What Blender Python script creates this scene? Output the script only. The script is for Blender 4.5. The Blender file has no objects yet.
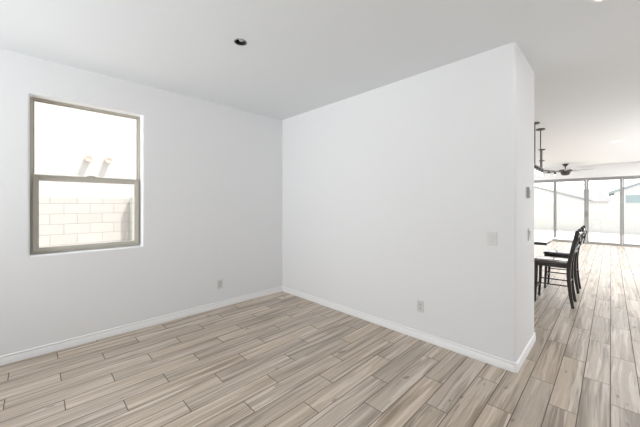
import bpy, bmesh, math, random
from mathutils import Vector, Matrix
random.seed(7)
C = bpy.context.scene.collection
S = bpy.context.scene

# ------------------------------------------------------------------ camera
cam_d = bpy.data.cameras.new('camera')
cam = bpy.data.objects.new('camera', cam_d); C.objects.link(cam)
cam.location = (0, 0, 1.394)
cam.rotation_euler = (math.radians(90), 0, math.radians(45.3))
cam_d.sensor_width = 36; cam_d.lens = 36 * 288 / 640
cam_d.shift_y = -9.5 / 640
cam_d.clip_start = 0.02; cam_d.clip_end = 300
S.camera = cam

# ------------------------------------------------------------------ sky, sun, added fill lamps, exposure
W = bpy.data.worlds.new('sky'); S.world = W; W.use_nodes = True
bg = W.node_tree.nodes['Background']
bg.inputs['Color'].default_value = (0.94, 0.97, 1.0, 1); bg.inputs['Strength'].default_value = 3.0

def light(name, kind, loc, energy, color=(1, 1, 1), size=1, size_y=None, aim=None):
    d = bpy.data.lights.new(name, kind); d.energy = energy; d.color = color
    if kind == 'AREA':
        d.size = size
        if size_y: d.shape = 'RECTANGLE'; d.size_y = size_y
    o = bpy.data.objects.new(name, d); C.objects.link(o); o.location = loc
    if aim is not None: o.rotation_euler = Vector(aim).to_track_quat('-Z', 'Y').to_euler()
    return o
sun = light('sun', 'SUN', (3, 3, 12), 6.0, (1, 0.96, 0.9), aim=(-0.42, -0.3, -0.86)); sun.data.angle = 0.01
# unseen fill lamps added to brighten the rooms, set by the added windows
fill = light('front_fill', 'AREA', (-2.2, -2.6, 1.55), 45, (0.96, 0.985, 1), 2.0, 1.7, aim=(0.02, 1, 0.36)); fill.data.spread = math.radians(115)
light('hall_fill', 'AREA', (2.3, 2.7, 1.55), 9, (0.97, 0.985, 1), 1.1, 1.2, aim=(-1, 0, 0.05))
light('great_room_fill', 'AREA', (2.25, 8.5, 1.45), 36, (0.97, 0.98, 1), 4.3, 1.6, aim=(-1, 0, 0))
VS = S.view_settings
S.display_settings.display_device = 'sRGB'
VS.view_transform = 'Standard'; VS.look = 'None'; VS.gamma = 1; VS.use_curve_mapping = False
VS.exposure = 0.0
S.cycles.diffuse_bounces = 8; S.cycles.max_bounces = 14; S.cycles.transparent_max_bounces = 16

# ------------------------------------------------------------------ materials
def mat(name, col, rough=0.5, spec=0.5, metal=0, bump=None, emit=None, coat=0):
    m = bpy.data.materials.new(name); m.use_nodes = True
    nt = m.node_tree; b = nt.nodes['Principled BSDF']
    b.inputs['Base Color'].default_value = (*col, 1)
    b.inputs['Roughness'].default_value = rough
    b.inputs['Specular IOR Level'].default_value = spec
    b.inputs['Metallic'].default_value = metal
    b.inputs['Coat Weight'].default_value = coat
    if emit:
        b.inputs['Emission Color'].default_value = (*emit[0], 1); b.inputs['Emission Strength'].default_value = emit[1]
    # every surface gets a slight procedural variation
    tc = nt.nodes.new('ShaderNodeTexCoord'); n = nt.nodes.new('ShaderNodeTexNoise')
    sc, st, var = bump or (30, 0.02, 0.02)
    n.inputs['Scale'].default_value = sc; n.inputs['Detail'].default_value = 3
    nt.links.new(tc.outputs['Object'], n.inputs['Vector'])
    mx = nt.nodes.new('ShaderNodeMix'); mx.data_type = 'RGBA'
    mx.inputs[6].default_value = (*[c * (1 - var) for c in col], 1); mx.inputs[7].default_value = (*[min(1, c * (1 + var)) for c in col], 1)
    nt.links.new(n.outputs['Fac'], mx.inputs[0]); nt.links.new(mx.outputs[2], b.inputs['Base Color'])
    bp = nt.nodes.new('ShaderNodeBump'); bp.inputs['Strength'].default_value = st; bp.inputs['Distance'].default_value = 0.004
    nt.links.new(n.outputs['Fac'], bp.inputs['Height']); nt.links.new(bp.outputs['Normal'], b.inputs['Normal'])
    return m

def glass_mat(name, refl=0.06, tint=(1, 1, 1)):
    m = bpy.data.materials.new(name); m.use_nodes = True; nt = m.node_tree; nt.nodes.clear()
    o = nt.nodes.new('ShaderNodeOutputMaterial'); t = nt.nodes.new('ShaderNodeBsdfTransparent'); g = nt.nodes.new('ShaderNodeBsdfGlossy')
    t.inputs['Color'].default_value = (*tint, 1); g.inputs['Roughness'].default_value = 0.02
    mx = nt.nodes.new('ShaderNodeMixShader'); mx.inputs[0].default_value = refl
    nt.links.new(t.outputs[0], mx.inputs[1]); nt.links.new(g.outputs[0], mx.inputs[2]); nt.links.new(mx.outputs[0], o.inputs[0])
    return m

M = dict(
    wall=mat('wall_paint', (0.80, 0.805, 0.815), 0.75, 0.25, bump=(70, 0.10, 0.01)),
    ceiling=mat('ceiling_paint', (0.775, 0.80, 0.82), 0.85, 0.2, bump=(45, 0.12, 0.012)),
    trim=mat('white_trim', (0.86, 0.86, 0.86), 0.35, 0.5),
    plate=mat('white_plastic', (0.66, 0.66, 0.65), 0.35),
    device=mat('device_plastic', (0.60, 0.60, 0.59), 0.4),
    body=mat('grey_device_body', (0.48, 0.47, 0.46), 0.4),
    slot=mat('slot_dark', (0.10, 0.10, 0.10), 0.5),
    screen=mat('grey_screen', (0.30, 0.32, 0.32), 0.15),
    tan=mat('tan_vinyl', (0.50, 0.475, 0.415), 0.4, bump=(60, 0.01, 0.03)),
    alu=mat('slider_frame', (0.29, 0.29, 0.285), 0.4, bump=(60, 0.01, 0.03)),
    steel=mat('brushed_steel', (0.45, 0.45, 0.45), 0.25, metal=1),
    chrome=mat('chrome', (0.75, 0.75, 0.75), 0.08, metal=1),
    dark=mat('dark_can', (0.05, 0.05, 0.05), 0.3),
    black=mat('black_wood', (0.018, 0.018, 0.02), 0.25, 0.6, bump=(90, 0.03, 0.25), coat=0.4),
    leather=mat('black_leather', (0.035, 0.035, 0.04), 0.16, 0.9, bump=(120, 0.05, 0.2), coat=1.0),
    tabletop=mat('pale_gloss_top', (0.72, 0.72, 0.72), 0.08, 0.6, coat=1.0),
    bronze=mat('dark_bronze', (0.045, 0.04, 0.04), 0.35, 0.5),
    blade=mat('pale_blade', (0.48, 0.48, 0.47), 0.45, bump=(40, 0.02, 0.05)),
    lens=mat('lit_lens', (1, 1, 1), 0.5, emit=((1, 0.98, 0.95), 6)),
    bulb=mat('lit_bulb', (1, 1, 1), 0.5, emit=((1, 0.95, 0.9), 1.6)),
    glass=glass_mat('window_glass', 0.05),
    shade_glass=glass_mat('lamp_glass', 0.12),
    stucco=mat('cream_stucco', (0.50, 0.48, 0.455), 0.9, 0.1, bump=(40, 0.25, 0.04)),
    stucco_white=mat('white_stucco', (0.60, 0.595, 0.58), 0.9, 0.1, bump=(40, 0.2, 0.03)),
    roof=mat('pale_roof', (0.255, 0.255, 0.255), 0.85, 0.1, bump=(8, 0.3, 0.08)),
    fascia=mat('blue_grey_fascia', (0.20, 0.235, 0.245), 0.6),
    teal=mat('teal_window', (0.21, 0.27, 0.28), 0.5, bump=(4, 0.0, 0.08)),
    clay=mat('terracotta', (0.62, 0.50, 0.42), 0.8, bump=(30, 0.1, 0.1)),
    concrete=mat('pale_concrete', (0.66, 0.64, 0.61), 0.85, 0.2, bump=(12, 0.1, 0.06)),
    gravel=mat('pale_gravel', (0.68, 0.65, 0.61), 0.95, 0.1, bump=(60, 0.6, 0.2)),
)

def nodes(m):
    nt = m.node_tree
    def math_(op, a, b=None, c=None):
        n = nt.nodes.new('ShaderNodeMath'); n.operation = op
        for i, v in enumerate((a, b, c)):
            if v is None: continue
            if isinstance(v, (int, float)): n.inputs[i].default_value = v
            else: nt.links.new(v, n.inputs[i])
        return n.outputs[0]
    def comb(x, y, z):
        n = nt.nodes.new('ShaderNodeCombineXYZ')
        for i, v in enumerate((x, y, z)):
            if isinstance(v, (int, float)): n.inputs[i].default_value = v
            else: nt.links.new(v, n.inputs[i])
        return n.outputs[0]
    def noise(vec, detail=3, rough=0.55, scale=1.0, dist=0.0):
        n = nt.nodes.new('ShaderNodeTexNoise'); n.inputs['Scale'].default_value = scale
        n.inputs['Detail'].default_value = detail; n.inputs['Roughness'].default_value = rough
        n.inputs['Distortion'].default_value = dist
        nt.links.new(vec, n.inputs['Vector']); return n.outputs['Fac']
    def white(vec):
        n = nt.nodes.new('ShaderNodeTexWhiteNoise'); n.noise_dimensions = '3D'; nt.links.new(vec, n.inputs['Vector']); return n.outputs['Value']
    def mixc(f, a, b):
        n = nt.nodes.new('ShaderNodeMix'); n.data_type = 'RGBA'
        for i, v in ((0, f), (6, a), (7, b)):
            if isinstance(v, tuple): n.inputs[i].default_value = (*v, 1)
            elif isinstance(v, (int, float)): n.inputs[i].default_value = v
            else: nt.links.new(v, n.inputs[i])
        return n.outputs[2]
    def ramp(f, lo, hi):
        n = nt.nodes.new('ShaderNodeMapRange'); n.inputs['From Min'].default_value = lo; n.inputs['From Max'].default_value = hi
        n.interpolation_type = 'SMOOTHSTEP'; nt.links.new(f, n.inputs['Value']); return n.outputs[0]
    return nt, math_, comb, noise, white, mixc, ramp

def floor_mat():
    """wood-look porcelain planks 0.153 x 0.9 m, laid a third of a plank apart, running along Y"""
    m = bpy.data.materials.new('wood_look_plank_tile'); m.use_nodes = True
    nt, ma, comb, noise, white, mixc, ramp = nodes(m); b = nt.nodes['Principled BSDF']
    tc = nt.nodes.new('ShaderNodeTexCoord'); sp = nt.nodes.new('ShaderNodeSeparateXYZ'); nt.links.new(tc.outputs['Object'], sp.inputs[0])
    x, y = sp.outputs[0], sp.outputs[1]
    u = ma('DIVIDE', ma('ADD', x, 0.308), 0.1521); n = ma('FLOOR', u); fu = ma('SUBTRACT', u, n)
    v = ma('DIVIDE', ma('ADD', ma('SUBTRACT', y, 2.547), ma('MULTIPLY', n, 0.300)), 0.9); k = ma('FLOOR', v); fv = ma('SUBTRACT', v, k)
    du = ma('MULTIPLY', ma('MINIMUM', fu, ma('SUBTRACT', 1, fu)), 0.1521)
    dv = ma('MULTIPLY', ma('MINIMUM', fv, ma('SUBTRACT', 1, fv)), 0.9)
    d = ma('MINIMUM', du, dv)
    tile = ramp(d, 0.0020, 0.0037)                      # 0 in the joint, 1 on the tile
    r1 = white(comb(n, k, 1.0)); r2 = white(comb(n, k, 5.0)); r3 = white(comb(n, k, 9.0))
    o1 = ma('MULTIPLY', r1, 40); o2 = ma('MULTIPLY', r2, 40)
    # cathedral figure, wide bands and fine streaks drawn along the plank
    wob = ma('MULTIPLY', noise(comb(ma('ADD', ma('MULTIPLY', x, 4), o1), ma('ADD', ma('MULTIPLY', y, 1.3), o2), r1), 2), 0.052)
    xw = ma('ADD', x, wob)
    wide = noise(comb(ma('ADD', ma('MULTIPLY', xw, 17), o1), ma('ADD', ma('MULTIPLY', y, 0.9), o2), r3), 2)
    band = noise(comb(ma('ADD', ma('MULTIPLY', xw, 58), o2), ma('ADD', ma('MULTIPLY', y, 1.6), o1), r3), 3)
    fine = noise(comb(ma('ADD', ma('MULTIPLY', xw, 210), o1), ma('ADD', ma('MULTIPLY', y, 4.5), o2), 0.0), 2)
    sap = noise(comb(ma('ADD', ma('MULTIPLY', xw, 25), o2), ma('ADD', ma('MULTIPLY', y, 0.9), o1), 3.0), 1)
    knot = noise(comb(ma('ADD', ma('MULTIPLY', x, 13), o2), ma('ADD', ma('MULTIPLY', y, 5), o1), 7.0), 1)
    dark, mid, lite = FLOOR_DARK, FLOOR_MID, FLOOR_LITE
    c = mixc(ramp(wide, 0.30, 0.60), dark, mid)
    c = mixc(ma('MULTIPLY', ramp(band, 0.46, 0.62), 0.6), c, lite)
    c = mixc(ma('MULTIPLY', ramp(sap, 0.57, 0.60), 0.6), c, FLOOR_SAP)
    c = mixc(ma('MULTIPLY', ramp(fine, 0.50, 0.70), 0.42), c, dark)
    c = mixc(ma('MULTIPLY', ramp(knot, 0.71, 0.77), 0.6), c, (0.12, 0.085, 0.06))
    hsv = nt.nodes.new('ShaderNodeHueSaturation'); nt.links.new(c, hsv.inputs['Color'])
    nt.links.new(ma('ADD', ma('MULTIPLY', r2, 0.22), 0.89), hsv.inputs['Value'])
    nt.links.new(ma('ADD', ma('MULTIPLY', r3, 0.16), 0.90), hsv.inputs['Saturation'])
    c = mixc(tile, GROUT, hsv.outputs[0])
    nt.links.new(c, b.inputs['Base Color'])
    nt.links.new(ma('SUBTRACT', 0.9, ma('MULTIPLY', tile, 0.55)), b.inputs['Roughness'])
    nt.links.new(ma('MULTIPLY', tile, 0.7), b.inputs['Specular IOR Level'])
    bp = nt.nodes.new('ShaderNodeBump'); bp.inputs['Strength'].default_value = 0.6; bp.inputs['Distance'].default_value = 0.0015
    nt.links.new(ma('ADD', tile, ma('MULTIPLY', fine, 0.15)), bp.inputs['Height']); nt.links.new(bp.outputs['Normal'], b.inputs['Normal'])
    return m
FLOOR_DARK = (0.28, 0.217, 0.162); FLOOR_MID = (0.505, 0.415, 0.328); FLOOR_LITE = (0.61, 0.52, 0.43); FLOOR_SAP = (0.72, 0.63, 0.545)
GROUT = (0.18, 0.15, 0.125)
M['floor'] = floor_mat()

def block_mat(name, axis, base, joint):
    """running-bond concrete block, 0.4 x 0.2 m; axis = the wall's long axis"""
    m = bpy.data.materials.new(name); m.use_nodes = True
    nt, ma, comb, noise, white, mixc, ramp = nodes(m); b = nt.nodes['Principled BSDF']
    tc = nt.nodes.new('ShaderNodeTexCoord'); sp = nt.nodes.new('ShaderNodeSeparateXYZ'); nt.links.new(tc.outputs['Object'], sp.inputs[0])
    a, z = sp.outputs[axis], sp.outputs[2]
    v = ma('DIVIDE', z, 0.2); k = ma('FLOOR', v); fv = ma('SUBTRACT', v, k)
    u = ma('ADD', ma('DIVIDE', a, 0.4), ma('MULTIPLY', ma('MODULO', ma('ADD', k, 40), 2), 0.5)); n = ma('FLOOR', u); fu = ma('SUBTRACT', u, n)
    d = ma('MINIMUM', ma('MULTIPLY', ma('MINIMUM', fu, ma('SUBTRACT', 1, fu)), 0.4), ma('MULTIPLY', ma('MINIMUM', fv, ma('SUBTRACT', 1, fv)), 0.2))
    t = ramp(d, 0.004, 0.009)
    r = white(comb(n, k, 2.0))
    g = noise(tc.outputs['Object'], 4, scale=35)
    c = mixc(r, tuple(q * 0.93 for q in base), base)
    c = mixc(ma('MULTIPLY', g, 0.15), c, joint)
    c = mixc(t, joint, c)
    nt.links.new(c, b.inputs['Base Color']); b.inputs['Roughness'].default_value = 0.9; b.inputs['Specular IOR Level'].default_value = 0.1
    bp = nt.nodes.new('ShaderNodeBump'); bp.inputs['Strength'].default_value = 0.5; bp.inputs['Distance'].default_value = 0.008
    nt.links.new(ma('ADD', t, ma('MULTIPLY', g, 0.3)), bp.inputs['Height']); nt.links.new(bp.outputs['Normal'], b.inputs['Normal'])
    return m
M['block_side'] = block_mat('cream_block_side', 1, (0.44, 0.425, 0.40), (0.335, 0.32, 0.305))
M['block_far'] = block_mat('cream_block_far', 0, (0.49, 0.475, 0.45), (0.42, 0.455, 0.43))

# ------------------------------------------------------------------ mesh helpers
def box(bm, x0, y0, z0, x1, y1, z1, bevel=0, seg=2):
    r = bmesh.ops.create_cube(bm, size=1)
    for v in r['verts']:
        v.co = Vector((x0 + (v.co.x + .5) * (x1 - x0), y0 + (v.co.y + .5) * (y1 - y0), z0 + (v.co.z + .5) * (z1 - z0)))
    if bevel:
        es = list({e for v in r['verts'] for e in v.link_edges})
        bmesh.ops.bevel(bm, geom=es, offset=bevel, segments=seg, affect='EDGES', profile=0.5)
def lathe(bm, prof, c=(0, 0, 0), n=24, mtx=None, caps=True):
    """profile [(r, z)] turned about Z"""
    rings = []
    for r, z in prof:
        ring = []
        for i in range(n):
            a = 2 * math.pi * i / n
            p = Vector((r * math.cos(a), r * math.sin(a), z))
            if mtx: p = mtx @ p
            ring.append(bm.verts.new(p + Vector(c)))
        rings.append(ring)
    for a, b in zip(rings, rings[1:]):
        for i in range(n): bm.faces.new((a[i], a[(i + 1) % n], b[(i + 1) % n], b[i]))
    for ring, rev in ((rings[0], True), (rings[-1], False)) if caps else ():
        try: bm.faces.new(ring[::-1] if rev else ring)
        except ValueError: pass
def tube(bm, pts, rad, n=10):
    """round tube along points; rad a number or a list"""
    pts = [Vector(p) for p in pts]; rings = []
    for i, p in enumerate(pts):
        t = (pts[min(i + 1, len(pts) - 1)] - pts[max(i - 1, 0)]).normalized()
        up = Vector((0, 0, 1)) if abs(t.z) < 0.9 else Vector((1, 0, 0))
        a = t.cross(up).normalized(); b = t.cross(a)
        r = rad[i] if isinstance(rad, (list, tuple)) else rad
        rings.append([bm.verts.new(p + a * r * math.cos(2 * math.pi * k / n) + b * r * math.sin(2 * math.pi * k / n)) for k in range(n)])
    for a, b in zip(rings, rings[1:]):
        for i in range(n): bm.faces.new((a[i], a[(i + 1) % n], b[(i + 1) % n], b[i]))
    bm.faces.new(rings[0][::-1]); bm.faces.new(rings[-1])
def torus(bm, R, r, c=(0, 0, 0), n=36, k=8):
    rings = []
    for i in range(n):
        a = 2 * math.pi * i / n
        rings.append([bm.verts.new(Vector(c) + Vector(((R + r * math.cos(t)) * math.cos(a), (R + r * math.cos(t)) * math.sin(a), r * math.sin(t)))) for t in [2 * math.pi * q / k for q in range(k)]])
    for i in range(n):
        a, b = rings[i], rings[(i + 1) % n]
        for j in range(k): bm.faces.new((a[j], b[j], b[(j + 1) % k], a[(j + 1) % k]))
def ribbon(bm, pts, wa, wb, ax):
    """rectangular bar along points: half-size wa along axis ax, wb across (lists or numbers)"""
    pts = [Vector(p) for p in pts]; ax = Vector(ax).normalized(); rings = []
    for i, p in enumerate(pts):
        t = (pts[min(i + 1, len(pts) - 1)] - pts[max(i - 1, 0)]).normalized(); b = t.cross(ax).normalized()
        A = wa[i] if isinstance(wa, (list, tuple)) else wa; B = wb[i] if isinstance(wb, (list, tuple)) else wb
        rings.append([bm.verts.new(p + ax * A * s + b * B * q) for s, q in ((1, 1), (-1, 1), (-1, -1), (1, -1))])
    for a, b in zip(rings, rings[1:]):
        for i in range(4): bm.faces.new((a[i], a[(i + 1) % 4], b[(i + 1) % 4], b[i]))
    bm.faces.new(rings[0][::-1]); bm.faces.new(rings[-1])
def arc(pts, n=8):
    """Catmull-Rom through points"""
    P = [Vector(p) for p in pts]; P = [P[0]] + P + [P[-1]]; out = []
    for i in range(1, len(P) - 2):
        for k in range(n):
            t = k / n; a, b, c, d = P[i - 1:i + 3]
            out.append(0.5 * ((2 * b) + (c - a) * t + (2 * a - 5 * b + 4 * c - d) * t * t + (3 * b - a - 3 * c + d) * t ** 3))
    return out + [P[-2]]
def obj(name, bm, m, parent=None, smooth=False, bevel=0):
    bmesh.ops.recalc_face_normals(bm, faces=bm.faces[:])
    me = bpy.data.meshes.new(name); bm.to_mesh(me); bm.free()
    me.materials.append(M[m])
    if smooth:
        for p in me.polygons: p.use_smooth = True
        me.set_sharp_from_angle(angle=math.radians(40))
    o = bpy.data.objects.new(name, me); C.objects.link(o)
    if parent: o.parent = parent
    if bevel:
        md = o.modifiers.new('bevel', 'BEVEL'); md.width = bevel; md.segments = 2; md.limit_method = 'ANGLE'
    return o
def B(): return bmesh.new()
def thing(name, label, cat, loc=(0, 0, 0), rz=0, group=None):
    o = bpy.data.objects.new(name, None); C.objects.link(o); o.empty_display_size = 0.1
    o.location = loc; o.rotation_euler = (0, 0, rz); o['label'] = label; o['category'] = cat
    if group: o['group'] = group
    return o
def tag(o, label, cat, group=None):
    o['label'] = label; o['category'] = cat
    if group: o['group'] = group
    return o
def struct(name, bm, m, **k):
    o = obj(name, bm, m, **k); o['kind'] = 'structure'; return o
def dup(root, loc, label):
    r = root.copy(); C.objects.link(r); r.location = loc; r['label'] = label
    for ch in list(root.children):
        c = ch.copy(); C.objects.link(c); c.parent = r
        for g in list(ch.children):
            d = g.copy(); C.objects.link(d); d.parent = c
    return r
def cut(o, loc, r, depth):
    """bore a round hole of radius r into a mesh object"""
    bm = B(); lathe(bm, [(r, -depth), (r, depth)], loc, 32); bmesh.ops.recalc_face_normals(bm, faces=bm.faces[:])
    me = bpy.data.meshes.new('bore'); bm.to_mesh(me); bm.free(); t = bpy.data.objects.new('bore', me); C.objects.link(t)
    md = o.modifiers.new('bore', 'BOOLEAN'); md.object = t; md.operation = 'DIFFERENCE'; md.solver = 'EXACT'
    dg = bpy.context.evaluated_depsgraph_get(); new = bpy.data.meshes.new_from_object(o.evaluated_get(dg))
    o.modifiers.clear(); o.data = new; bpy.data.objects.remove(t)

# ------------------------------------------------------------------ room shell
H = 2.74
XL, YB, XE, YE = -3.715, 2.826, -0.553, 3.652      # left wall, partition face, its end, its far side
YS, XR, YF, XD = 13.72, 2.4, -2.75, -4.6           # slider wall, right wall, front wall, dining side wall
bm = B(); box(bm, -5, -3, -0.12, 2.7, 14.12, 0); struct('floor', bm, 'floor')
bm = B(); pl = [(-4.1, -3.05), (2.9, -3.05), (2.9, 14.5), (-4.9, 14.5), (-4.9, 3.50), (-4.1, 3.50)]
lo = [bm.verts.new((x, y, H)) for x, y in pl]; hi = [bm.verts.new((x, y, H + 0.3)) for x, y in pl]
bm.faces.new(lo[::-1]); bm.faces.new(hi)
for i in range(6): bm.faces.new((lo[i], lo[(i + 1) % 6], hi[(i + 1) % 6], hi[i]))
ceil = struct('ceiling', bm, 'ceiling')

def wall_holes(name, axis, p0, p1, a0, a1, holes, z1=H):
    """wall slab between p0 and p1 across, a0..a1 along, with rectangular holes (a, a, z, z)"""
    bm = B()
    def bx(a, b, z, zz):
        if b - a < 1e-4 or zz - z < 1e-4: return
        if axis == 'y': box(bm, p0, a, z, p1, b, zz)
        else: box(bm, a, p0, z, b, p1, zz)
    cur = a0
    for (h0, h1, z0, zt) in holes:
        bx(cur, h0, 0, z1); bx(h0, h1, 0, z0); bx(h0, h1, zt, z1); cur = h1
    bx(cur, a1, 0, z1)
    bmesh.ops.remove_doubles(bm, verts=bm.verts[:], dist=1e-5)
    return struct(name, bm, 'wall')
WY0, WY1, WZ0, WZ1 = -0.035, 0.865, 0.917, 2.400
bm = B(); box(bm, XL - 0.22, YF - 0.1, -0.05, XL, YE - 0.01, H + 0.05); wl = struct('wall_left', bm, 'wall')
bm = B(); box(bm, XL - 0.5, WY0, WZ0, XL + 0.5, WY1, WZ1); t = obj('bore', bm, 'wall')
md = wl.modifiers.new('bore', 'BOOLEAN'); md.object = t; md.operation = 'DIFFERENCE'; md.solver = 'EXACT'
new = bpy.data.meshes.new_from_object(wl.evaluated_get(bpy.context.evaluated_depsgraph_get()))
wl.modifiers.clear(); wl.data = new; bpy.data.objects.remove(t)
md = wl.modifiers.new('bullnose', 'BEVEL'); md.width = 0.012; md.segments = 3; md.limit_method = 'ANGLE'
wall_holes('wall_front', 'x', YF - 0.18, YF, XL, XR + 0.18, [(-3.2, -0.6, 0.7, 2.4)])
wall_holes('wall_right', 'y', XR, XR + 0.18, YF, YS + 0.16, [(2.1, 3.3, 0.90, 2.20), (6.25, 10.75, 0.55, 2.45)])
SX0, SX1, SZ = -2.40, 1.185, 2.31
wall_holes('wall_far', 'x', YS, YS + 0.16, XD - 0.18, XR, [(SX0, SX1, 0, SZ)])
wall_holes('wall_dining', 'y', XD - 0.18, XD, YE, YS, [])
bm = B(); box(bm, XD - 0.18, YE - 0.18, 0, XL - 0.18, YE, H); struct('wall_return', bm, 'wall')
# partition, with the rounded bullnose corners of the end face
bm = B(); pts = []
rb = 0.022
for (cx, cy, a0) in ((XE - rb, YB + rb, -90), (XE - rb, YE - rb, 0)):
    for k in range(7):
        a = math.radians(a0 + 90 * k / 6); pts.append((cx + rb * math.cos(a), cy + rb * math.sin(a)))
pts = [(XL, YB)] + pts + [(XL, YE)]
lo = [bm.verts.new((x, y, 0)) for x, y in pts]; hi = [bm.verts.new((x, y, H)) for x, y in pts]
for i in range(len(pts)):
    j = (i + 1) % len(pts); bm.faces.new((lo[i], lo[j], hi[j], hi[i]))
bm.faces.new(lo[::-1]); bm.faces.new(hi)
struct('wall_back', bm, 'wall', smooth=True)

def baseboard(name, path, h=0.080, t=0.014):
    """moulding along a path; the wall is on the right of the direction of travel, offset to the left"""
    prof = [(0, 0), (t, 0), (t, h * 0.60), (t * 0.55, h * 0.70), (t * 0.50, h * 0.80), (t * 0.85, h * 0.87), (t * 0.85, h * 0.92), (t * 0.50, h * 0.98), (t * 0.2, h), (0, h)]
    bm = B(); P = [Vector((x, y, 0)) for x, y in path]; rings = []
    for i, p in enumerate(P):
        ns = []
        for a, b in ((i - 1, i), (i, i + 1)):
            if a >= 0 and b < len(P):
                d = (P[b] - P[a]).normalized(); ns.append(Vector((-d.y, d.x, 0)))
        n = sum(ns, Vector()) / len(ns); n = n / max(n.length_squared, 0.3) if len(ns) == 2 else n
        rings.append([bm.verts.new(p + n * a + Vector((0, 0, z))) for a, z in prof])
    for a, b in zip(rings, rings[1:]):
        for k in range(len(prof) - 1): bm.faces.new((a[k], a[k + 1], b[k + 1], b[k]))
    bm.faces.new(rings[0]); bm.faces.new(rings[-1][::-1])
    return struct(name, bm, 'trim', smooth=True)
def corner(cx, cy, a0, n=6): return [(cx + rb * math.cos(math.radians(a0 + 90 * k / n)), cy + rb * math.sin(math.radians(a0 + 90 * k / n))) for k in range(n + 1)]
baseboard('baseboard_left', [(XL, YB - 0.014), (XL, YF)])
endpath = [(XL, YB)] + corner(XE - rb, YB + rb, -90) + corner(XE - rb, YE - rb, 0) + [(XL, YE)]
baseboard('baseboard_back', endpath[::-1])
baseboard('baseboard_far', [(XR - 0.02, YS), (SX1 + 0.02, YS)])
baseboard('baseboard_right', [(XR, YF + 0.02), (XR, YS - 0.02)])

# ------------------------------------------------------------------ window in the left wall (single-hung, tan vinyl)
def frame_rect(bm, axis, p0, p1, a0, a1, z0, z1, w, wt=None, wb=None, bev=0.003):
    wt = wt or w; wb = wb or w
    def bx(a, b, z, zz):
        if axis == 'y': box(bm, p0, a, z, p1, b, zz, bev, 1)
        else: box(bm, a, p0, z, b, p1, zz, bev, 1)
    bx(a0, a0 + w, z0, z1); bx(a1 - w, a1, z0, z1); bx(a0 + w, a1 - w, z1 - wt, z1); bx(a0 + w, a1 - w, z0, z0 + wb)
win = bpy.data.objects.new('window_1', None); C.objects.link(win); win['kind'] = 'structure'
FX = XL - 0.115                                          # inner face of the frame, set back in the opening
bm = B(); frame_rect(bm, 'y', FX - 0.050, FX, WY0, WY1, WZ0, WZ1, 0.022, 0.018, 0.03); obj('window_frame', bm, 'tan', win)
ZM = 1.640
bm = B(); frame_rect(bm, 'y', FX - 0.045, FX - 0.022, WY0 + 0.022, WY1 - 0.022, ZM - 0.02, WZ1 - 0.018, 0.010, 0.010, 0.03)
up = obj('upper_sash', bm, 'tan', win)
bm = B(); box(bm, FX - 0.035, WY0 + 0.03, ZM, FX - 0.031, WY1 - 0.03, WZ1 - 0.025); obj('pane', bm, 'glass', up)
bm = B(); frame_rect(bm, 'y', FX - 0.014, FX + 0.020, WY0 + 0.020, WY1 - 0.020, WZ0 + 0.028, ZM + 0.035, 0.042, 0.058, 0.034)
box(bm, FX + 0.020, WY0 + 0.03, ZM + 0.020, FX + 0.027, WY1 - 0.03, ZM + 0.033, 0.002, 1)
lw = obj('lower_sash', bm, 'tan', win)
bm = B(); box(bm, FX + 0.001, WY0 + 0.06, WZ0 + 0.055, FX + 0.005, WY1 - 0.06, ZM - 0.015); obj('pane', bm, 'glass', lw)
bm = B(); box(bm, FX + 0.010, 0.375, ZM + 0.034, FX + 0.035, 0.46, ZM + 0.040, 0.002, 1); tube(bm, [(FX + 0.022, 0.39, ZM + 0.043), (FX + 0.022, 0.445, ZM + 0.043)], 0.005, 8); obj('sash_lock', bm, 'tan', lw)
# unseen windows added to let more light into the rooms
for nm, ax, p, a0, a1, z0, z1 in (('added_window_2', 'x', YF - 0.1, -3.2, -0.6, 0.7, 2.4), ('added_window_3', 'y', XR + 0.1, 2.1, 3.3, 0.90, 2.20), ('added_window_4', 'y', XR + 0.1, 6.25, 10.75, 0.55, 2.45)):
    w = bpy.data.objects.new(nm, None); C.objects.link(w); w['kind'] = 'structure'
    bm = B(); frame_rect(bm, ax, p - 0.03, p + 0.03, a0, a1, z0, z1, 0.05)
    mid = (a0 + a1) / 2
    if ax == 'x': box(bm, mid - 0.03, p - 0.03, z0 + 0.05, mid + 0.03, p + 0.03, z1 - 0.05)
    else: box(bm, p - 0.03, mid - 0.03, z0 + 0.05, p + 0.03, mid + 0.03, z1 - 0.05)
    obj('window_frame', bm, 'tan', w)

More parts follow.
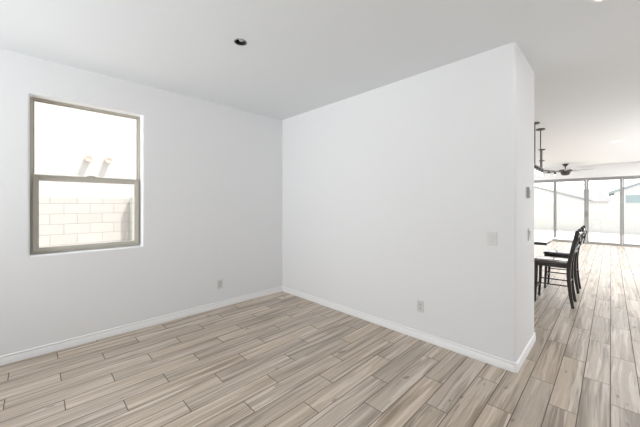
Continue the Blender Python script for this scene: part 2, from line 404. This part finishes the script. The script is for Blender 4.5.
# ------------------------------------------------------------------ glass slider in the far wall
dr = bpy.data.objects.new('door_1', None); C.objects.link(dr); dr['kind'] = 'structure'
bm = B(); frame_rect(bm, 'x', YS + 0.02, YS + 0.14, SX0, SX1, 0.0, SZ, 0.045, 0.055, 0.03); obj('door_frame', bm, 'alu', dr)
PW = (SX1 - SX0 - 0.09) / 4
for i in range(4):
    x0 = SX0 + 0.045 + i * PW; y0 = YS + 0.035 + (0.045 if i in (0, 3) else 0)
    bm = B(); frame_rect(bm, 'x', y0, y0 + 0.035, x0 + 0.002, x0 + PW - 0.002, 0.03, SZ - 0.055, 0.058 if i in (1, 2) else 0.032, 0.05, 0.06)
    pn = obj('door_panel', bm, 'alu', dr)
    bm = B(); box(bm, x0 + 0.03, y0 + 0.015, 0.08, x0 + PW - 0.03, y0 + 0.020, SZ - 0.10); obj('pane', bm, 'glass', pn)
    if i in (1, 2):
        hx = x0 + PW - 0.03 if i == 1 else x0 + 0.03
        bm = B(); box(bm, hx - 0.02, y0 - 0.012, 0.94, hx + 0.02, y0, 1.16, 0.004, 1)
        tube(bm, arc([(hx, y0 - 0.008, 0.97), (hx, y0 - 0.05, 1.0), (hx, y0 - 0.05, 1.10), (hx, y0 - 0.008, 1.13)], 4), 0.010, 8)
        obj('door_handle', bm, 'alu', pn, smooth=True)

# ------------------------------------------------------------------ outside
bm = B(); box(bm, -16, -9, -0.5, -3.925, 20.9, -0.12); struct('ground_side', bm, 'gravel')
bm = B(); box(bm, -3.97, 14.12, -0.5, 14, 20.9, -0.10); struct('patio_slab', bm, 'concrete')
bm = B(); box(bm, -30, 21.15, -1.2, 30, 60, -0.9); struct('ground_far', bm, 'gravel')
bm = B(); box(bm, -7.7, -9, -0.119, -7.5, 9.5, 1.51)
tag(obj('block_fence', bm, 'block_side'), 'cream concrete block garden wall outside the single-hung window', 'wall')
bm = B(); box(bm, -7.455, 1.49, -0.118, -7.26, 1.69, 1.54, 0.01); tag(obj('fence_pilaster', bm, 'block_side'), 'square block pilaster on the garden wall by the window\'s right edge', 'pillar')
bm = B(); box(bm, -14, 20.91, -0.5, 14, 21.11, 1.42); box(bm, -14, 20.88, 1.421, 14, 21.14, 1.45)
tag(obj('block_fence', bm, 'block_far'), 'pale block garden wall beyond the sliding glass doors', 'wall')

nh = thing('house', 'pale stucco house wall seen above the block wall outside the single-hung window', 'house', (-9.2, 1, -0.119))
bm = B(); box(bm, -5, -7, 0, 0, 7, 4.6); obj('wall', bm, 'stucco', nh)
bm = B()
for s in (-1, 1): ribbon(bm, [(-2.6, s * 7.6, 4.45), (-2.6, 0, 6.3)], 3.1, 0.12, (1, 0, 0))
obj('roof', bm, 'roof', nh)
bm = B(); v = [bm.verts.new(p) for p in ((0, -7, 4.6), (0, 7, 4.6), (0, 0, 6.2), (-0.2, -7, 4.6), (-0.2, 7, 4.6), (-0.2, 0, 6.2))]
bm.faces.new(v[:3]); bm.faces.new(v[3:][::-1])
for a, b in ((0, 1), (1, 2), (2, 0)): bm.faces.new((v[a], v[b], v[b + 3], v[a + 3]))
obj('gable', bm, 'stucco', nh)
for y in (0.94, 1.34):
    mt = Matrix.Rotation(math.radians(98), 4, 'Y')
    bm = B(); lathe(bm, [(0.050, 0.0), (0.062, 0.0), (0.072, 0.22), (0.058, 0.22), (0.055, 0.205), (0.001, 0.205)], (-0.03, y - 1, 2.66), 20, mt)
    obj('clay_pipe', bm, 'clay', nh, smooth=True)

def gable_house(name, label, x0, x1, y0, y1, zb, ze, zr, wall_in, fascia='roof', wallm='stucco_white', xr=None):
    xr = (x0 + x1) / 2 if xr is None else xr
    h = thing(name, label, 'house', (xr, y0, zb))
    def L(x, y, z): return (x - xr, y - y0, z - zb)
    bm = B()
    prof = [(x0 + wall_in, zb), (x1 - wall_in, zb), (x1 - wall_in, ze + (zr - ze) * wall_in / (x1 - xr) - 0.16), (xr, zr - 0.16), (x0 + wall_in, ze + (zr - ze) * wall_in / (xr - x0) - 0.16)]
    f = [bm.verts.new(L(x, y0 + 0.3, z)) for x, z in prof]; g = [bm.verts.new(L(x, y1 - 0.3, z)) for x, z in prof]
    bm.faces.new(f); bm.faces.new(g[::-1])
    for i in range(5): bm.faces.new((f[i], f[(i + 1) % 5], g[(i + 1) % 5], g[i]))
    obj('wall', bm, wallm, h)
    bm = B(); prof = [(x0, ze), (xr, zr), (x1, ze), (x1, ze - 0.14), (xr, zr - 0.15), (x0, ze - 0.14)]
    f = [bm.verts.new(L(x, y0, z)) for x, z in prof]; g = [bm.verts.new(L(x, y1, z)) for x, z in prof]
    bm.faces.new(f); bm.faces.new(g[::-1])
    for i in range(6): bm.faces.new((f[i], f[(i + 1) % 6], g[(i + 1) % 6], g[i]))
    obj('roof', bm, 'roof', h)
    bm = B(); prof = [(x0, ze - 0.02), (xr, zr - 0.02), (x1, ze - 0.02), (x1, ze - 0.2), (xr, zr - 0.2), (x0, ze - 0.2)]
    f = [bm.verts.new(L(x, y0 - 0.03, z)) for x, z in prof]; g = [bm.verts.new(L(x, y0, z)) for x, z in prof]
    bm.faces.new(f); bm.faces.new(g[::-1])
    for i in range(6): bm.faces.new((f[i], f[(i + 1) % 6], g[(i + 1) % 6], g[i]))
    obj('fascia', bm, fascia, h)
    return h, L
gable_house('house', 'distant house with a long pale roof sloping down behind the garden wall', -16.5, -1.4, 40, 52, -0.9, 1.80, 4.44, 0.5)
h, L = gable_house('house', 'white gabled house with a teal window band behind the garden wall', -0.17, 10.2, 32, 44, -0.9, 2.33, 4.5, 0.36, 'fascia')
bm = B(); a = L(0.78, 32.22, 1.2); b_ = L(3.4, 32.34, 2.08); box(bm, *a, *b_); wf = obj('window', bm, 'teal', h)
bm = B(); frame_rect(bm, 'x', a[1] - 0.03, a[1], a[0] - 0.06, b_[0] + 0.06, a[2] - 0.06, b_[2] + 0.06, 0.06); obj('window_frame', bm, 'stucco_white', wf)
hp = thing('house', 'low hip-roofed house between the two gabled houses beyond the garden wall', 'house', (-4.1, 55, -0.9))
bm = B(); box(bm, -3.9, 0.4, 0, 3.9, 7.6, 2.6); obj('wall', bm, 'stucco', hp)
bm = B(); q = [bm.verts.new(p) for p in ((-4.35, 0, 2.62), (4.35, 0, 2.62), (4.35, 8, 2.62), (-4.35, 8, 2.62))]; ap = [bm.verts.new((-2.7, 4, 4.45)), bm.verts.new((2.7, 4, 4.45))]
bm.faces.new(q[::-1]); bm.faces.new((q[0], q[1], ap[1], ap[0])); bm.faces.new((q[1], q[2], ap[1])); bm.faces.new((q[2], q[3], ap[0], ap[1])); bm.faces.new((q[3], q[0], ap[0]))
obj('roof', bm, 'roof', hp)

# ------------------------------------------------------------------ wall plates and devices (local: face looks along -Y)
def outlet(label, loc, rz):
    t = thing('wall_outlet', label, 'outlet', loc, rz)
    bm = B(); box(bm, -0.036, -0.007, -0.058, 0.036, 0, 0.058, 0.003, 2); obj('cover_plate', bm, 'plate', t)
    for s in (-1, 1):
        bm = B(); zc = s * 0.0195; box(bm, -0.017, -0.0095, zc - 0.0145, 0.017, -0.0068, zc + 0.0145, 0.0012, 1)
        rc = obj('receptacle', bm, 'device', t)
        bm = B(); box(bm, -0.0085, -0.0100, zc - 0.002, -0.0060, -0.0094, zc + 0.008); box(bm, 0.0060, -0.0100, zc - 0.002, 0.0085, -0.0094, zc + 0.007)
        lathe(bm, [(0.0028, 0), (0.0028, 0.0006)], (0, -0.0100, zc - 0.008), 10, Matrix.Rotation(math.radians(-90), 4, 'X')); obj('slot', bm, 'slot', rc)
    bm = B(); lathe(bm, [(0.003, 0), (0.0025, 0.0012)], (0, -0.007, 0), 10, Matrix.Rotation(math.radians(90), 4, 'X')); obj('screw', bm, 'device', t)
    return t
def switch(label, loc, rz):
    t = thing('light_switch', label, 'switch', loc, rz)
    bm = B(); box(bm, -0.038, -0.008, -0.060, 0.038, 0, 0.060, 0.003, 2); obj('cover_plate', bm, 'plate', t)
    bm = B(); box(bm, -0.0185, -0.0092, -0.036, 0.0185, -0.0078, 0.036, 0.0005, 1); obj('rocker_frame', bm, 'device', t)
    bm = B(); v = [bm.verts.new(p) for p in ((-0.016, -0.009, -0.033), (0.016, -0.009, -0.033), (0.016, -0.009, 0.033), (-0.016, -0.009, 0.033), (-0.016, -0.010, -0.033), (0.016, -0.010, -0.033), (0.016, -0.0155, 0.033), (-0.016, -0.0155, 0.033))]
    for f in ((0, 1, 2, 3), (7, 6, 5, 4), (0, 4, 5, 1), (1, 5, 6, 2), (2, 6, 7, 3), (3, 7, 4, 0)): bm.faces.new([v[i] for i in f])
    obj('rocker', bm, 'plate', t)
    return t
outlet('white duplex outlet low on the wall under and past the window', (XL, 1.776, 0.314), math.radians(90))
outlet('white duplex outlet low on the plain partition wall', (-1.382, YB, 0.340), 0)
switch('white rocker light switch on the broad partition wall near its edge', (-0.726, YB, 1.094), 0)
switch('white rocker light switch on the narrow wall end below the thermostat', (XE, 3.345, 1.105), math.radians(90))
th = thing('thermostat', 'small grey thermostat on the narrow end face of the partition wall', 'thermostat', (XE, 3.275, 1.50), math.radians(90))
bm = B(); box(bm, -0.050, -0.006, -0.055, 0.050, 0, 0.055, 0.002, 1); obj('back_plate', bm, 'plate', th)
bm = B(); box(bm, -0.046, -0.028, -0.050, 0.046, -0.005, 0.050, 0.004, 2); obj('body', bm, 'body', th)
bm = B(); box(bm, -0.032, -0.0288, -0.008, 0.032, -0.0278, 0.036); obj('screen', bm, 'screen', th)

# ------------------------------------------------------------------ ceiling fixtures
CX, CY = -2.166, 1.214
cut(ceil, (CX, CY, H), 0.047, 0.12)
for (x, y) in ((-0.014, 2.60), (0.09, 8.9), (1.65, 5.4), (1.65, 8.9), (1.65, 12.3), (-2.6, 8.9), (-2.6, 12.3)): cut(ceil, (x, y, H), 0.066, 0.03)
ceil['kind'] = 'structure'
t = thing('recessed_light', 'small unlit dark recessed light with chrome eyeball in the near ceiling', 'ceiling light', (CX, CY, H))
bm = B(); lathe(bm, [(0.045, -0.004), (0.052, -0.003), (0.052, 0.0), (0.0462, 0.0), (0.0462, 0.10), (0.0450, 0.10)], (0, 0, 0), 32, caps=False); obj('trim_ring', bm, 'steel', t, smooth=True)
bm = B(); lathe(bm, [(0.0448, 0.0), (0.0448, 0.10), (0.001, 0.10), (0.001, 0.094), (0.0435, 0.094), (0.0435, 0.0)], (0, 0, 0), 32, caps=False); obj('baffle', bm, 'dark', t, smooth=True)
bm = B(); lathe(bm, [(0.001, 0.004), (0.012, 0.007), (0.022, 0.014), (0.028, 0.028), (0.028, 0.05), (0.018, 0.085), (0.001, 0.093)], (0.004, 0.006, 0.0), 24); obj('lamp', bm, 'chrome', t, smooth=True)
def can(label, x, y, e):
    t = thing('recessed_light', label, 'ceiling light', (x, y, H))
    bm = B(); lathe(bm, [(0.063, -0.004), (0.080, -0.004), (0.084, 0.0), (0.0652, 0.0), (0.0652, 0.025), (0.063, 0.025)], n=36, caps=False); obj('trim_ring', bm, 'trim', t, smooth=True)
    bm = B(); lathe(bm, [(0.0625, 0.004), (0.0625, 0.010), (0.001, 0.010), (0.001, 0.002), (0.045, 0.002), (0.0625, 0.004)], n=32, caps=False); obj('lens', bm, 'lens', t, smooth=True)
    l = light('lamp_light', 'AREA', (0, 0, -0.012), e, (0.93, 0.97, 1), 0.13, aim=(0, 0, -1)); l.data.shape = 'DISK'; l.parent = t
    return t
can('lit round recessed light in the hall ceiling above the partition end', -0.014, 2.60, 1.5)
can('lit round recessed light in the far ceiling toward the glass doors', 0.09, 8.9, 16)
for (x, y, e, where) in ((1.65, 5.4, 8, 'right of the dining table'), (1.65, 8.9, 50, 'near the added side window'), (1.65, 12.3, 50, 'by the right end of the glass doors'), (-2.6, 8.9, 50, 'left of the ring chandelier'), (-2.6, 12.3, 50, 'left of the ceiling fan')):  # out-of-view downlights added to brighten the far floor and ceiling
    can('added unseen round recessed light in the ceiling ' + where, x, y, e)

# ceiling fan
f = thing('ceiling_fan', 'dark ceiling fan with pale blades in front of the glass doors', 'fan', (-1.08, 12.68, H))
bm = B(); lathe(bm, [(0.085, 0), (0.085, -0.02), (0.06, -0.05), (0.03, -0.085), (0.02, -0.09)], n=28); obj('canopy', bm, 'bronze', f, smooth=True)
bm = B(); lathe(bm, [(0.014, -0.08), (0.014, -0.19)], n=12); obj('downrod', bm, 'bronze', f, smooth=True)
bm = B(); lathe(bm, [(0.03, -0.17), (0.06, -0.185), (0.16, -0.19), (0.178, -0.205), (0.178, -0.245), (0.14, -0.262), (0.125, -0.31), (0.105, -0.36), (0.06, -0.385), (0.001, -0.388)], n=32); obj('motor_housing', bm, 'bronze', f, smooth=True)
for k in range(5):
    a = math.radians(-8 + 72 * k); R = Matrix.Rotation(a, 4, 'Z') @ Matrix.Rotation(math.radians(11), 4, 'X')
    bm = B(); out = [(0.22, -0.05), (0.30, -0.062), (0.60, -0.068), (0.69, -0.06), (0.72, -0.035), (0.72, 0.035), (0.69, 0.06), (0.60, 0.068), (0.30, 0.062), (0.22, 0.05)]
    lo = [bm.verts.new(R @ Vector((x, y, -0.004))) for x, y in out]; hi = [bm.verts.new(R @ Vector((x, y, 0.004))) for x, y in out]
    bm.faces.new(lo[::-1]); bm.faces.new(hi)
    for i in range(len(out)): bm.faces.new((lo[i], lo[(i + 1) % 10], hi[(i + 1) % 10], hi[i]))
    bl = obj('blade', bm, 'blade', f); bl.location = (0, 0, -0.232)
    bm = B(); ribbon(bm, [R @ Vector((0.14, 0, -0.006)), R @ Vector((0.22, 0, -0.009)), R @ Vector((0.30, 0, -0.009))], [0.02, 0.03, 0.025], 0.004, R.to_3x3() @ Vector((0, 1, 0))); obj('blade_iron', bm, 'bronze', bl)

# linear chandelier over the dining table
def glass_shade(parent, loc, r=0.05, h=0.15):
    x, y, z = loc
    bm = B(); lathe(bm, [(0.012, 0.02), (0.02, 0.0), (0.028, -0.03), (0.020, -0.045)], loc, 16); sk = obj('socket', bm, 'bronze', parent, smooth=True)
    bm = B(); lathe(bm, [(0.021, -0.02), (r, -0.045), (r, -h - 0.03), (r - 0.003, -h - 0.03), (r - 0.003, -0.048), (0.019, -0.023)], loc, 24, caps=False); obj('glass_shade', bm, 'shade_glass', sk, smooth=True)
    bm = B(); lathe(bm, [(0.010, -0.045), (r * 0.3, -0.05), (r * 0.55, -0.05 - h * 0.4), (r * 0.45, -0.05 - h * 0.6), (0.001, -0.05 - h * 0.68)], loc, 16); obj('bulb', bm, 'bulb', sk, smooth=True)
ch = thing('linear_chandelier', 'dark linear chandelier with glass shades hung by two rods over the dining table', 'chandelier', (-0.89, 6.175, H))
bm = B(); ribbon(bm, [(0, -0.62, -0.70), (0, 0.50, -0.70)], 0.011, 0.011, (1, 0, 0)); obj('bar', bm, 'bronze', ch)
for y in (-0.275, 0.275):
    bm = B(); lathe(bm, [(0.068, 0), (0.068, -0.018), (0.05, -0.024), (0.012, -0.03)], (0, y, 0), 24); obj('canopy', bm, 'bronze', ch, smooth=True)
    bm = B(); tube(bm, [(0, y, -0.02), (0, y, -0.70)], 0.008, 10); obj('rod', bm, 'bronze', ch, smooth=True)
for k in range(5): glass_shade(ch, (0, -0.56 + 0.25 * k, -0.72), 0.04, 0.13)
# ring chandelier further in
rc = thing('ring_chandelier', 'dark ring chandelier on a single rod between the dining table and ceiling fan', 'chandelier', (-1.20, 8.88, H))
bm = B(); lathe(bm, [(0.068, 0), (0.068, -0.018), (0.05, -0.024), (0.012, -0.03)], n=24); obj('canopy', bm, 'bronze', rc, smooth=True)
bm = B(); tube(bm, [(0, 0, -0.02), (0, 0, -0.52)], 0.012, 10); obj('rod', bm, 'bronze', rc, smooth=True)
bm = B(); lathe(bm, [(0.012, -0.27), (0.06, -0.275), (0.06, -0.29), (0.012, -0.30)], n=20); obj('collar', bm, 'bronze', rc, smooth=True)
bm = B(); lathe(bm, [(0.012, -0.46), (0.035, -0.48), (0.04, -0.53), (0.02, -0.57), (0.001, -0.58)], n=20); obj('hub', bm, 'bronze', rc, smooth=True)
bm = B(); torus(bm, 0.26, 0.012, (0, 0, -0.56)); obj('ring', bm, 'bronze', rc, smooth=True)
for k in range(5):
    a = math.radians(20 + 72 * k); c, s = math.cos(a), math.sin(a)
    bm = B(); tube(bm, [(0.03 * c, 0.03 * s, -0.52), (0.15 * c, 0.15 * s, -0.53), (0.255 * c, 0.255 * s, -0.556)], 0.007, 8); obj('arm', bm, 'bronze', rc, smooth=True)
    glass_shade(rc, (0.26 * c, 0.26 * s, -0.58), 0.026, 0.045)

# ------------------------------------------------------------------ counter-height dining table
TX, TY = -1.03, 5.55
tb = thing('dining_table', 'counter-height dining table with pale gleaming top and dark strips for shade on its ends', 'table', (TX, TY, 0))
bm = B(); box(bm, -0.465, -1.00, 0.880, 0.465, 1.00, 0.912, 0.003, 1); obj('tabletop', bm, 'tabletop', tb)
for s in (-1, 1):
    bm = B(); box(bm, -0.465, min(s * 1.001, s * 1.02), 0.876, 0.465, max(s * 1.001, s * 1.02), 0.910, 0.003, 1); obj('end_shade_strip', bm, 'black', tb)  # dark strip stands in for shade on the pale top's end face
bm = B(); box(bm, -0.09, -0.55, 0.82, 0.09, 0.55, 0.880); obj('apron', bm, 'black', tb)
for s in (-1, 1):
    bm = B(); box(bm, -0.07, s * 0.45 - 0.07, 0.06, 0.07, s * 0.45 + 0.07, 0.82, 0.006); box(bm, -0.16, s * 0.45 - 0.09, 0, 0.16, s * 0.45 + 0.09, 0.06, 0.01); obj('pedestal', bm, 'black', tb)

# ------------------------------------------------------------------ counter-height chairs (back on local +X)
def make_chair(label, loc):
    t = thing('counter_chair', label, 'chair', loc, 0, 'black counter chairs along the dining table')
    hy = 0.185
    path = arc([(0.208, 0, 0), (0.178, 0, 0.22), (0.165, 0, 0.46), (0.176, 0, 0.62), (0.206, 0, 0.78), (0.236, 0, 0.93), (0.254, 0, 1.022)], 5)
    for s in (-1, 1):
        lw_ = [0.017 + 0.006 * min(1, p.z / 0.5) for p in path]
        bm = B(); ribbon(bm, [p + Vector((0, s * hy, 0)) for p in path], 0.017, lw_, (0, 1, 0))
        lathe(bm, [(0.001, -0.021), (0.014, -0.018), (0.022, 0), (0.018, 0.015), (0.001, 0.022)], (0.255, s * hy, 1.024), 12)
        obj('rear_post', bm, 'black', t, bevel=0.005)
    for s in (-1, 1):
        bm = B(); ribbon(bm, [(-0.205, s * 0.18, 0), (-0.19, s * 0.185, 0.30), (-0.185, s * 0.185, 0.565)], [0.014, 0.018, 0.022], [0.014, 0.018, 0.022], (0, 1, 0)); obj('front_leg', bm, 'black', t, bevel=0.004)
    bm = B()
    for s in (-1, 1): box(bm, -0.20, s * 0.19 - 0.012, 0.524, 0.155, s * 0.19 + 0.012, 0.572, 0.003, 1)
    box(bm, -0.212, -0.20, 0.524, -0.19, 0.20, 0.572, 0.003, 1); box(bm, 0.145, -0.19, 0.524, 0.17, 0.19, 0.572, 0.003, 1); obj('seat_rail', bm, 'black', t)
    bm = B(); box(bm, -0.225, -0.212, 0.568, 0.150, 0.212, 0.604, 0.014, 3); obj('seat', bm, 'leather', t, smooth=True)
    for s in (-1, 1):
        bm = B(); tube(bm, [(-0.19, s * 0.184, 0.275), (0.165, s * 0.184, 0.285)], 0.009, 8); obj('stretcher', bm, 'black', t, smooth=True)
    for x, z in ((-0.195, 0.20), (0.170, 0.33)):
        bm = B(); tube(bm, [(x, -0.18, z), (x, 0.18, z)], 0.010, 8); obj('stretcher', bm, 'black', t, smooth=True)
    def bk(y, z):                                        # a point on the bowed back at height z
        q = min(path, key=lambda p: abs(p.z - z)); return Vector((q.x + 0.035 * (1 - (y / hy) ** 2), y, z))
    ys = [hy * (k / 6 - 1) for k in range(13)]
    bm = B(); ribbon(bm, [bk(y, 0.962 + 0.022 * (1 - (y / hy) ** 2)) for y in ys], 0.033, 0.010, (0.35, 0, 1)); obj('top_rail', bm, 'black', t, bevel=0.004)
    bm = B(); ribbon(bm, [bk(y, 0.755) for y in ys], 0.016, 0.009, (0.2, 0, 1)); obj('lower_rail', bm, 'black', t, bevel=0.003)
    for s in (-1, 1):
        bm = B(); ribbon(bm, [bk(s * hy * 0.95 * (2 * k / 10 - 1), 0.765 + 0.21 * k / 10) + Vector((0.006 * s, 0, 0)) for k in range(11)], 0.006, 0.012, (1, 0, 0.3)); obj('cross_slat', bm, 'black', t)
    bm = B(); ribbon(bm, [bk(0, 0.765 + 0.21 * k / 8) + Vector((0.018, 0, 0)) for k in range(9)], 0.006, 0.016, (1, 0, 0.3)); obj('splat', bm, 'black', t)
    return t
c1 = make_chair('nearer black counter chair with crossed back tucked at the dining table', (-0.566, 5.285, 0))
dup(c1, (-0.566, 6.19, 0), 'farther black counter chair, behind the nearer one at the dining table')
